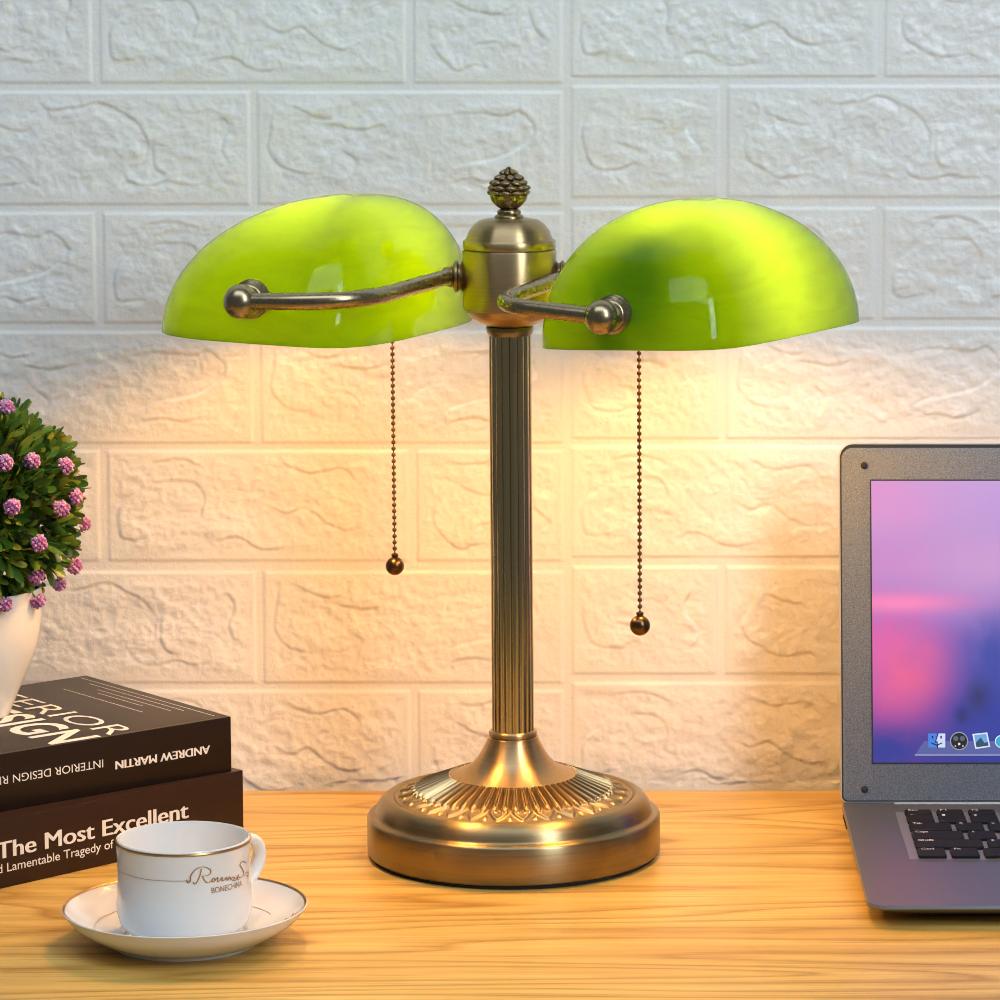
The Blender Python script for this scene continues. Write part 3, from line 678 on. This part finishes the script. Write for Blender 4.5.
def flower_vf(c, r, ax):
    parts = []; ax = np.array(ax)/np.linalg.norm(ax); V = []; Fc = []
    for k in range(46):
        zz = 1-2*(k+0.5)/46; a = k*2.39996; d = np.array([math.cos(a)*math.sqrt(1-zz*zz), math.sin(a)*math.sqrt(1-zz*zz), zz])
        if d@ax < -0.55: continue
        s = np.cross(d, [0.31, 0.52, 0.79]); s /= np.linalg.norm(s); u = np.cross(s, d); i0 = len(V); L = r*random.uniform(0.85, 1.08)
        for f_, w_ in ((0.25, 0.12), (0.75, 0.24), (1.0, 0.16)):
            for j in range(4): an = math.pi/2*j; V.append(tuple(c+d*L*f_+r*w_*(s*math.cos(an)+u*math.sin(an))))
        for i in range(2):
            for j in range(4): j2 = (j+1) % 4; Fc.append((i0+i*4+j, i0+i*4+j2, i0+i*4+4+j2, i0+i*4+4+j))
        Fc.append(tuple(i0+8+j for j in range(4)))
    return V, Fc
cw = pot_loc+bc
for (fx, fy, back) in ((6, 408, 0), (44, 434, 1), (5, 463, 0), (32, 461, 0), (65, 466, 0), (78, 482, 1), (75, 497, 0), (61, 509, 0), (12, 507, 0), (84, 524, 1), (39, 543, 0), (74, 566, 0), (36, 576, 0), (59, 584, 1), (37, 600, 0), (4, 604, 0),
                       (-30, 430, 0), (-60, 480, 0), (-25, 520, 0), (-90, 540, 0), (-55, 570, 0), (-100, 470, 0), (-70, 420, 1)):  # the last few sit just outside the frame
    d = ray(fx, fy); d = d/np.linalg.norm(d); oc = CAM-cw; b_ = oc@d; R_ = RB*1.0; disc = b_*b_-(oc@oc-R_*R_)
    tt = -b_-math.sqrt(disc) if disc > 0 else -b_
    if back: tt = -b_+0.012
    if fy > 595: tt -= 0.012
    P = CAM+d*tt; n_ = P-cw; P = P-pot_loc; nn = n_/np.linalg.norm(n_); 
    fl_ = mesh('flower', flower_vf(P, 0.0052 if not back else 0.0046, nn), M['petal'], plant, smooth=False)
    mesh('stalk', tube([P-nn*0.002, P-nn*0.022], 0.0006, 6), M['leaf'], fl_)

# ------------------------------------------------------------------ laptop
bl = onz(841.6, 801.5, .0158); flc = onz(862, 907, .012)
LX, LYB, LYF = bl[0], bl[1], flc[1]; LW = 0.335
lap = empty('laptop', (LX, LYF, 0), 'grey laptop standing open at the right edge with a pink and blue sunset wallpaper', 'laptop')
lo = np.array([LX, LYF, 0]); DEP = LYB-LYF
# local frame: x 0..LW, y 0..DEP from the front edge
P = rrect(0, LW, 0, DEP, (0.004, 0.004, 0.011, 0.011), 8)
def wedge(y, zf_, zb_): return zf_+(zb_-zf_)*y/DEP
Pn = np.array(P); zt1 = [wedge(y, .0118, .0152) for y in Pn[:, 1]]; zt0 = [wedge(y, .0124, .0158) for y in Pn[:, 1]]
zl0 = [wedge(y, .0085, .0085) for y in Pn[:, 1]]
mesh('base_shell', slab(P, [(0.022, 0.0022), (0.010, 0.0062), (0.0016, 0.0094), (0.0002, 0.0104), (0.0, [z-0.0008 for z in zt1]), (0.0006, zt0)]), M['alu'], lap, smooth=30)
for fx_, fy_ in ((0.03, 0.055), (LW-0.03, 0.055), (0.03, DEP-0.025), (LW-0.03, DEP-0.025)):
    mesh('foot', lathe([(0.006, 0), (0.007, 0.0006), (0.007, 0.0024)], 24, org=(fx_, fy_, 0)), M['rubber'], lap)
def ztop(y): return wedge(y, .0124, .0158)
KL = 0.229-LX; kp = 0.01868                                # keyboard origin and key pitch
yc = onz(916, 859.5, .0135)[1]-LYF                          # front edge of the bottom key row
rows_y = []; y_ = yc
for k in range(5): rows_y.append((y_, y_+0.0158)); y_ += 0.0187
rows_y.append((y_, y_+0.0085))
yk1 = rows_y[-1][1]
def plate(x0, x1, y0, y1, dz0, dz1): 
    V = [(x, y, ztop(y)+d) for d in (dz0, dz1) for x, y in ((x0, y0), (x1, y0), (x1, y1), (x0, y1))]
    return V, [(3, 2, 1, 0), (4, 5, 6, 7), (0, 1, 5, 4), (1, 2, 6, 5), (2, 3, 7, 6), (3, 0, 4, 7)]
KW = 14.6*kp
mesh('keyboard_well', plate(KL-0.0052, KL+KW+0.005, yc-0.0012, yk1+0.0010, -0.0004, 0.00012), M['well'], lap, smooth=False)
mesh('trackpad', plate(LW/2-0.055, LW/2+0.045, 0.008, yc-0.010, -0.0004, 0.00015), M['alu'], lap, smooth=False)
layout = [[('Ctrl', 1), ('Fn', 1), ('', 1), ('Alt', 1), ('', 5.4), ('Alt', 1), ('Ctrl', 1), ('', 1), ('', 1), ('', 1)],
          [('Shift', 2.22)]+[(c, 1) for c in 'ZXCVBNM']+[('', 1)]*3+[('', 2.2)], [('Caps', 1.73)]+[(c, 1) for c in 'ASDFGHJKL']+[('', 1)]*2+[('', 1.7)],
          [('Tab', 1.45)]+[(c, 1) for c in 'QWERTYUIOP']+[('', 1)]*2+[('', 1.0)], [('`', 1)]+[(c, 1) for c in '1234567890']+[('', 1)]*2+[('', 1.45)], [('Esc', 1)]+[('F%d' % k, 1) for k in range(1, 13)]+[('', 1.45)]]
gap = 0.0030
def key_vf(x0, x1, y0, y1):
    V = []
    for ins, dz in ((0, -0.0002), (0, 0.0016), (0.0005, 0.0022)):
        for x, y in rrect(x0+ins, x1-ins, y0+ins, y1-ins, 0.0012, 3): V.append((x, y, ztop(y)+dz))
    n = 16; Fc = [(i*n+k, i*n+(k+1) % n, (i+1)*n+(k+1) % n, (i+1)*n+k) for i in range(2) for k in range(n)]; Fc.append(tuple(2*n+k for k in range(n))); return V, Fc
for (y0, y1), row in zip(rows_y, layout):
    x = KL
    for nm, wd in row:
        x1 = min(x+wd*kp-gap, KL+KW)
        if x1-x > 0.006:
            k_ = mesh('key', key_vf(x, x1, y0, y1), M['key'], lap, smooth=30)
            if nm and x+lo[0] < 0.30:
                hgt = 0.0036; ln = 0.0018*len(nm); yy = y1-0.0045 if (y1-y0) > 0.01 else y1-0.0040
                lay_text('legend', nm, (x+0.0022, yy, ztop(yy)+0.0023), (ln, 0, 0), (0, 1, 0), hgt, M['legend'], k_, 0.01, 0.0001)
        x += wd*kp
for k in range(3):
    mesh('status_light', plate(0.0545+0.0068*k, 0.0560+0.0068*k+0.0008, yk1+0.0045, yk1+0.0055, 0, 0.0003), M['legend'], lap, smooth=False)
for k in range(4):
    mesh('vent', box(-0.0003, 0.002, DEP-0.022-0.008*k, DEP-0.018-0.008*k, 0.0102, 0.0124), M['gasket'], lap, smooth=False)
# lid: built flat (x, height up the lid, depth), then leaned back about the hinge
ptop = onplane(850, 444, (0, 0, 0), (0, 1, 0))
LEAN = math.radians(12.5); hinge = np.array([0, DEP-0.004, 0.0168])
hn = np.array([0, -math.cos(LEAN), math.sin(LEAN)]); hw = lo+hinge
def lid_uv(x, y): q_ = onplane(x, y, hw, hn)-hw; return q_[0], q_@np.array([0, math.sin(LEAN), math.cos(LEAN)])
LH = lid_uv(900, 443)[1]; lx0 = lid_uv(839.5, 600)[0]
ML = Matrix.Translation(hinge) @ Matrix.Rotation(math.pi/2-LEAN, 4, 'X')      # lid x->x, y->up the lid, z-> towards the viewer
y0l = lid_uv(870, 803)[1]
P = rrect(lx0, LW-lx0, y0l, LH, (0.0085, 0.0085, 0.004, 0.004), 8)
mesh('lid_shell', xf(slab(P, [(0.006, -0.0052), (0.0015, -0.0046), (0.0, -0.003), (0.0, -0.0006), (0.0005, 0.0)]), ML), M['edge'], lap, smooth=30)
P2 = rrect(lx0+0.0008, LW-lx0-0.0008, y0l+0.0008, LH-0.0008, (0.0079, 0.0079, 0.0034, 0.0034), 8)
mesh('lid_gasket', xf(slab(P2, [(0.0, -0.0004), (0.0, 0.0003)]), ML), M['gasket'], lap, smooth=False)
P3 = rrect(lx0+0.0016, LW-lx0-0.0016, y0l+0.0014, LH-0.0030, (0.0068, 0.0068, 0.003, 0.003), 8)
mesh('bezel', xf(slab(P3, [(0.0, 0.0), (0.0, 0.0009), (0.0004, 0.0012)]), ML), M['bezel'], lap, smooth=30)
su0, sv1 = lid_uv(871, 481); _, sv0 = lid_uv(871, 762.5); su1 = LW-su0; SW, SH = su1-su0, sv1-sv0
# wallpaper: pink clouds over blue
sm = bpy.data.materials.new('wallpaper'); sm.use_nodes = True; t = NT(sm); t.p.inputs['Roughness'].default_value = 0.25; t.p.inputs['Base Color'].default_value = (0.02, 0.02, 0.03, 1)
uvn = t.new('ShaderNodeUVMap'); sep = t.new('ShaderNodeSeparateXYZ'); t.link(uvn.outputs[0], sep.inputs[0])
def mth(op, a, b=None, clamp=False):
    o = t.new('ShaderNodeMath', operation=op, use_clamp=clamp)
    for i, v_ in enumerate((a, b)):
        if v_ is None: continue
        if isinstance(v_, (int, float)): o.inputs[i].default_value = v_
        else: t.link(v_, o.inputs[i])
    return o.outputs[0]
mp = t.new('ShaderNodeMapping'); t.link(uvn.outputs[0], mp.inputs[0]); mp.inputs['Scale'].default_value = (2.2, 4.5, 1)
n1 = t.noise(mp.outputs[0], 2.0, 4, 0.5, 0.6)
u_, v_ = sep.outputs[0], sep.outputs[1]                    # u in metres/0.13 from the left, v 0 bottom .. 1 top
def blob(cu, cv, ru_, rv_, jitter=0.35):
    du = mth('DIVIDE', mth('SUBTRACT', u_, cu), ru_); dv = mth('DIVIDE', mth('SUBTRACT', v_, cv), rv_)
    d2 = mth('ADD', mth('MULTIPLY', du, du), mth('MULTIPLY', dv, dv)); d2 = mth('ADD', d2, mth('MULTIPLY', mth('SUBTRACT', n1, 0.5), jitter*3))
    return mth('POWER', 2.718, mth('MULTIPLY', d2, -1.0), True)
def srgb(r, g, b): return tuple(((c/255)/12.92 if c/255 <= .04045 else ((c/255+.055)/1.055)**2.4) for c in (r, g, b))
c = t.ramp(mth('ADD', v_, mth('MULTIPLY', mth('SUBTRACT', n1, 0.5), 0.12)), [(0.0, srgb(34, 46, 138)), (0.2, srgb(44, 58, 156)), (0.42, srgb(105, 100, 190)), (0.56, srgb(160, 132, 205)), (0.75, srgb(185, 150, 215)), (1.0, srgb(200, 160, 220))])
c = t.mix(blob(0.0, 0.92, 0.55, 0.16), c, srgb(226, 150, 208)); c = t.mix(blob(0.1, 0.72, 0.8, 0.10), c, srgb(205, 140, 205)); c = t.mix(blob(0.9, 0.70, 0.5, 0.12), c, srgb(205, 155, 210))
c = t.mix(blob(0.15, 0.20, 0.42, 0.16), c, srgb(190, 80, 160)); c = t.mix(blob(0.0, 0.42, 0.55, 0.17), c, srgb(222, 100, 175)); c = t.mix(blob(0.30, 0.30, 0.26, 0.12), c, srgb(238, 100, 150)); c = t.mix(blob(0.22, 0.565, 0.50, 0.035, 0.15), c, srgb(252, 135, 190))
c = t.mix(blob(1.0, 0.36, 0.32, 0.16), c, srgb(62, 74, 165)); c = t.mix(blob(0.95, 0.14, 0.5, 0.14), c, srgb(45, 60, 160)); c = t.mix(blob(0.82, 0.23, 0.09, 0.055, 0.25), c, srgb(40, 48, 105)); c = t.mix(blob(0.70, 0.165, 0.06, 0.03, 0.25), c, srgb(42, 46, 115)); c = t.mix(blob(0.0, 0.05, 0.7, 0.10), c, srgb(45, 55, 150))
t.link(c, t.p.inputs['Emission Color']); t.p.inputs['Emission Strength'].default_value = 0.96
me_v = [tuple(ML @ Vector((x, y, 0.00135))) for x, y in ((su0, sv0), (su1, sv0), (su1, sv1), (su0, sv1))]
scr = mesh('screen', (me_v, [(0, 1, 2, 3)]), sm, lap, smooth=False)
uvl = scr.data.uv_layers.new(name='UVMap')
for li, (x, y) in enumerate(((0, 0), (SW/0.0765, 0), (SW/0.0765, 1), (0, 1))): uvl.data[li].uv = (x, y)
fr = [box(su0-0.0008, su1+0.0008, sv0-0.0008, sv0, 0.0010, 0.0015), box(su0-0.0008, su1+0.0008, sv1, sv1+0.0008, 0.0010, 0.0015), box(su0-0.0008, su0, sv0, sv1, 0.0010, 0.0015), box(su1, su1+0.0008, sv0, sv1, 0.0010, 0.0015)]
mesh('screen_seal', xf(join(*fr), ML), M['gasket'], lap, smooth=False)
# dock and icons on the screen
def flat(P, z): V = [tuple(ML @ Vector((p[0], p[1], z))) for p in P]; return V, [tuple(range(len(P)))]
def pxs(P): return [lid_uv(*p) for p in P]
dk = pxs([(914.5, 755.5), (1001, 755.5), (1001, 741), (924, 741)]); far = su1-0.02
dk = [dk[0], (SW*0.92+su0, dk[0][1]), (SW*0.90+su0, dk[3][1]), dk[3]]
mesh('dock', flat(dk, 0.0015), glow('dock_shelf', srgb(92, 100, 165), 0.9), scr, smooth=False)
mesh('dock', flat([dk[0], dk[1], (dk[1][0], dk[1][1]+0.0006), (dk[0][0], dk[0][1]+0.0006)], 0.0016), glow('dock_edge', srgb(165, 175, 215), 0.9), scr, smooth=False, label='bright front edge of the dock')
def disc(cx_, cy_, r, n=28): c0 = lid_uv(cx_, cy_); r_ = r*0.00058; return [(c0[0]+r_*math.cos(2*math.pi*k/n), c0[1]+r_*math.sin(2*math.pi*k/n)) for k in range(n)]
def icon(name, layers, label):
    root = None
    V = []; Fc = []; mats = []; mi = []
    for i, (P_, colr) in enumerate(layers):
        v, f = flat(P_, 0.0017+0.00012*i); Fc += [[k+len(V) for k in q_] for q_ in f]; V += v; mi.append(len(mats)); mats.append(glow('icon_tint', srgb(*colr), 0.95))
    o = mesh(name, (V, Fc), mats[0], scr, smooth=False, label=label)
    for m_ in mats[1:]: o.data.materials.append(m_)
    o.data.polygons.foreach_set('material_index', mi)
icon('app_icon', [(pxs([(928, 747.5), (945, 747.5), (945, 733.5), (928, 733.5)]), (74, 130, 225)), (pxs([(937, 747.5), (945, 747.5), (945, 733.5), (938.5, 733.5), (936, 741), (937.5, 741)]), (205, 215, 245)),
     (pxs([(931.5, 738.5), (933, 738.5), (933, 735.8), (931.5, 735.8)]), (20, 25, 60)), (pxs([(940, 738.5), (941.5, 738.5), (941.5, 735.8), (940, 735.8)]), (20, 25, 60)), (pxs([(931, 742.3), (936.5, 744.6), (942, 742.3), (942, 743.4), (936.5, 745.8), (931, 743.4)]), (20, 25, 60)),
     (pxs([(936.8, 748), (938, 748), (937.2, 741.8), (935.6, 741.8), (938, 733.5), (937, 733.5), (934.6, 742.6), (936.6, 742.6)]), (20, 25, 60))], 'square two-tone blue smiling face icon')
icon('app_icon', [(disc(958.8, 741, 9.4), (150, 155, 165)), (disc(958.8, 741, 8.3), (32, 34, 42)), (disc(955.5, 738.5, 2.6), (92, 100, 110)), (disc(962, 738.5, 2.6), (92, 100, 110)), (disc(958.8, 744, 1.3), (225, 225, 230)), (disc(955, 746, 0.8), (200, 200, 205)), (disc(962.5, 746, 0.8), (200, 200, 205))], 'round dark gauge icon')
icon('app_icon', [(pxs([(975, 749), (990, 746.8), (987, 732.4), (972, 734)]), (215, 228, 245)), (pxs([(976.2, 747.4), (988.3, 745.6), (985.8, 733.8), (973.8, 735.2)]), (110, 165, 220)), (pxs([(976.2, 747.4), (988.3, 745.6), (987.6, 742), (984, 742.8), (980.5, 737.5), (977.5, 740.5), (975.2, 743)]), (50, 80, 105))], 'tilted photo icon')
icon('app_icon', [(disc(1001, 741.5, 6.6), (205, 235, 245)), (disc(1001, 741.5, 5.6), (60, 165, 205))], 'round light blue icon')
for bx, by in ((864, 465.7), (864.5, 789.3)):
    c0 = lid_uv(bx, by)
    for xx in (c0[0], LW-c0[0]):
        mesh('rubber_bumper', xf(lathe([(0.0005, 0.0011), (0.0021, 0.0011), (0.0021, 0.0017), (0.0016, 0.0021), (0.0005, 0.0022)], 20, org=(xx, c0[1], 0)), ML), M['rubber'], lap)
mesh('hinge', xf(box(0.031, LW-0.031, -0.004, y0l+0.0004, -0.004, 0.0006, 0.0008), ML), M['edge'], lap)
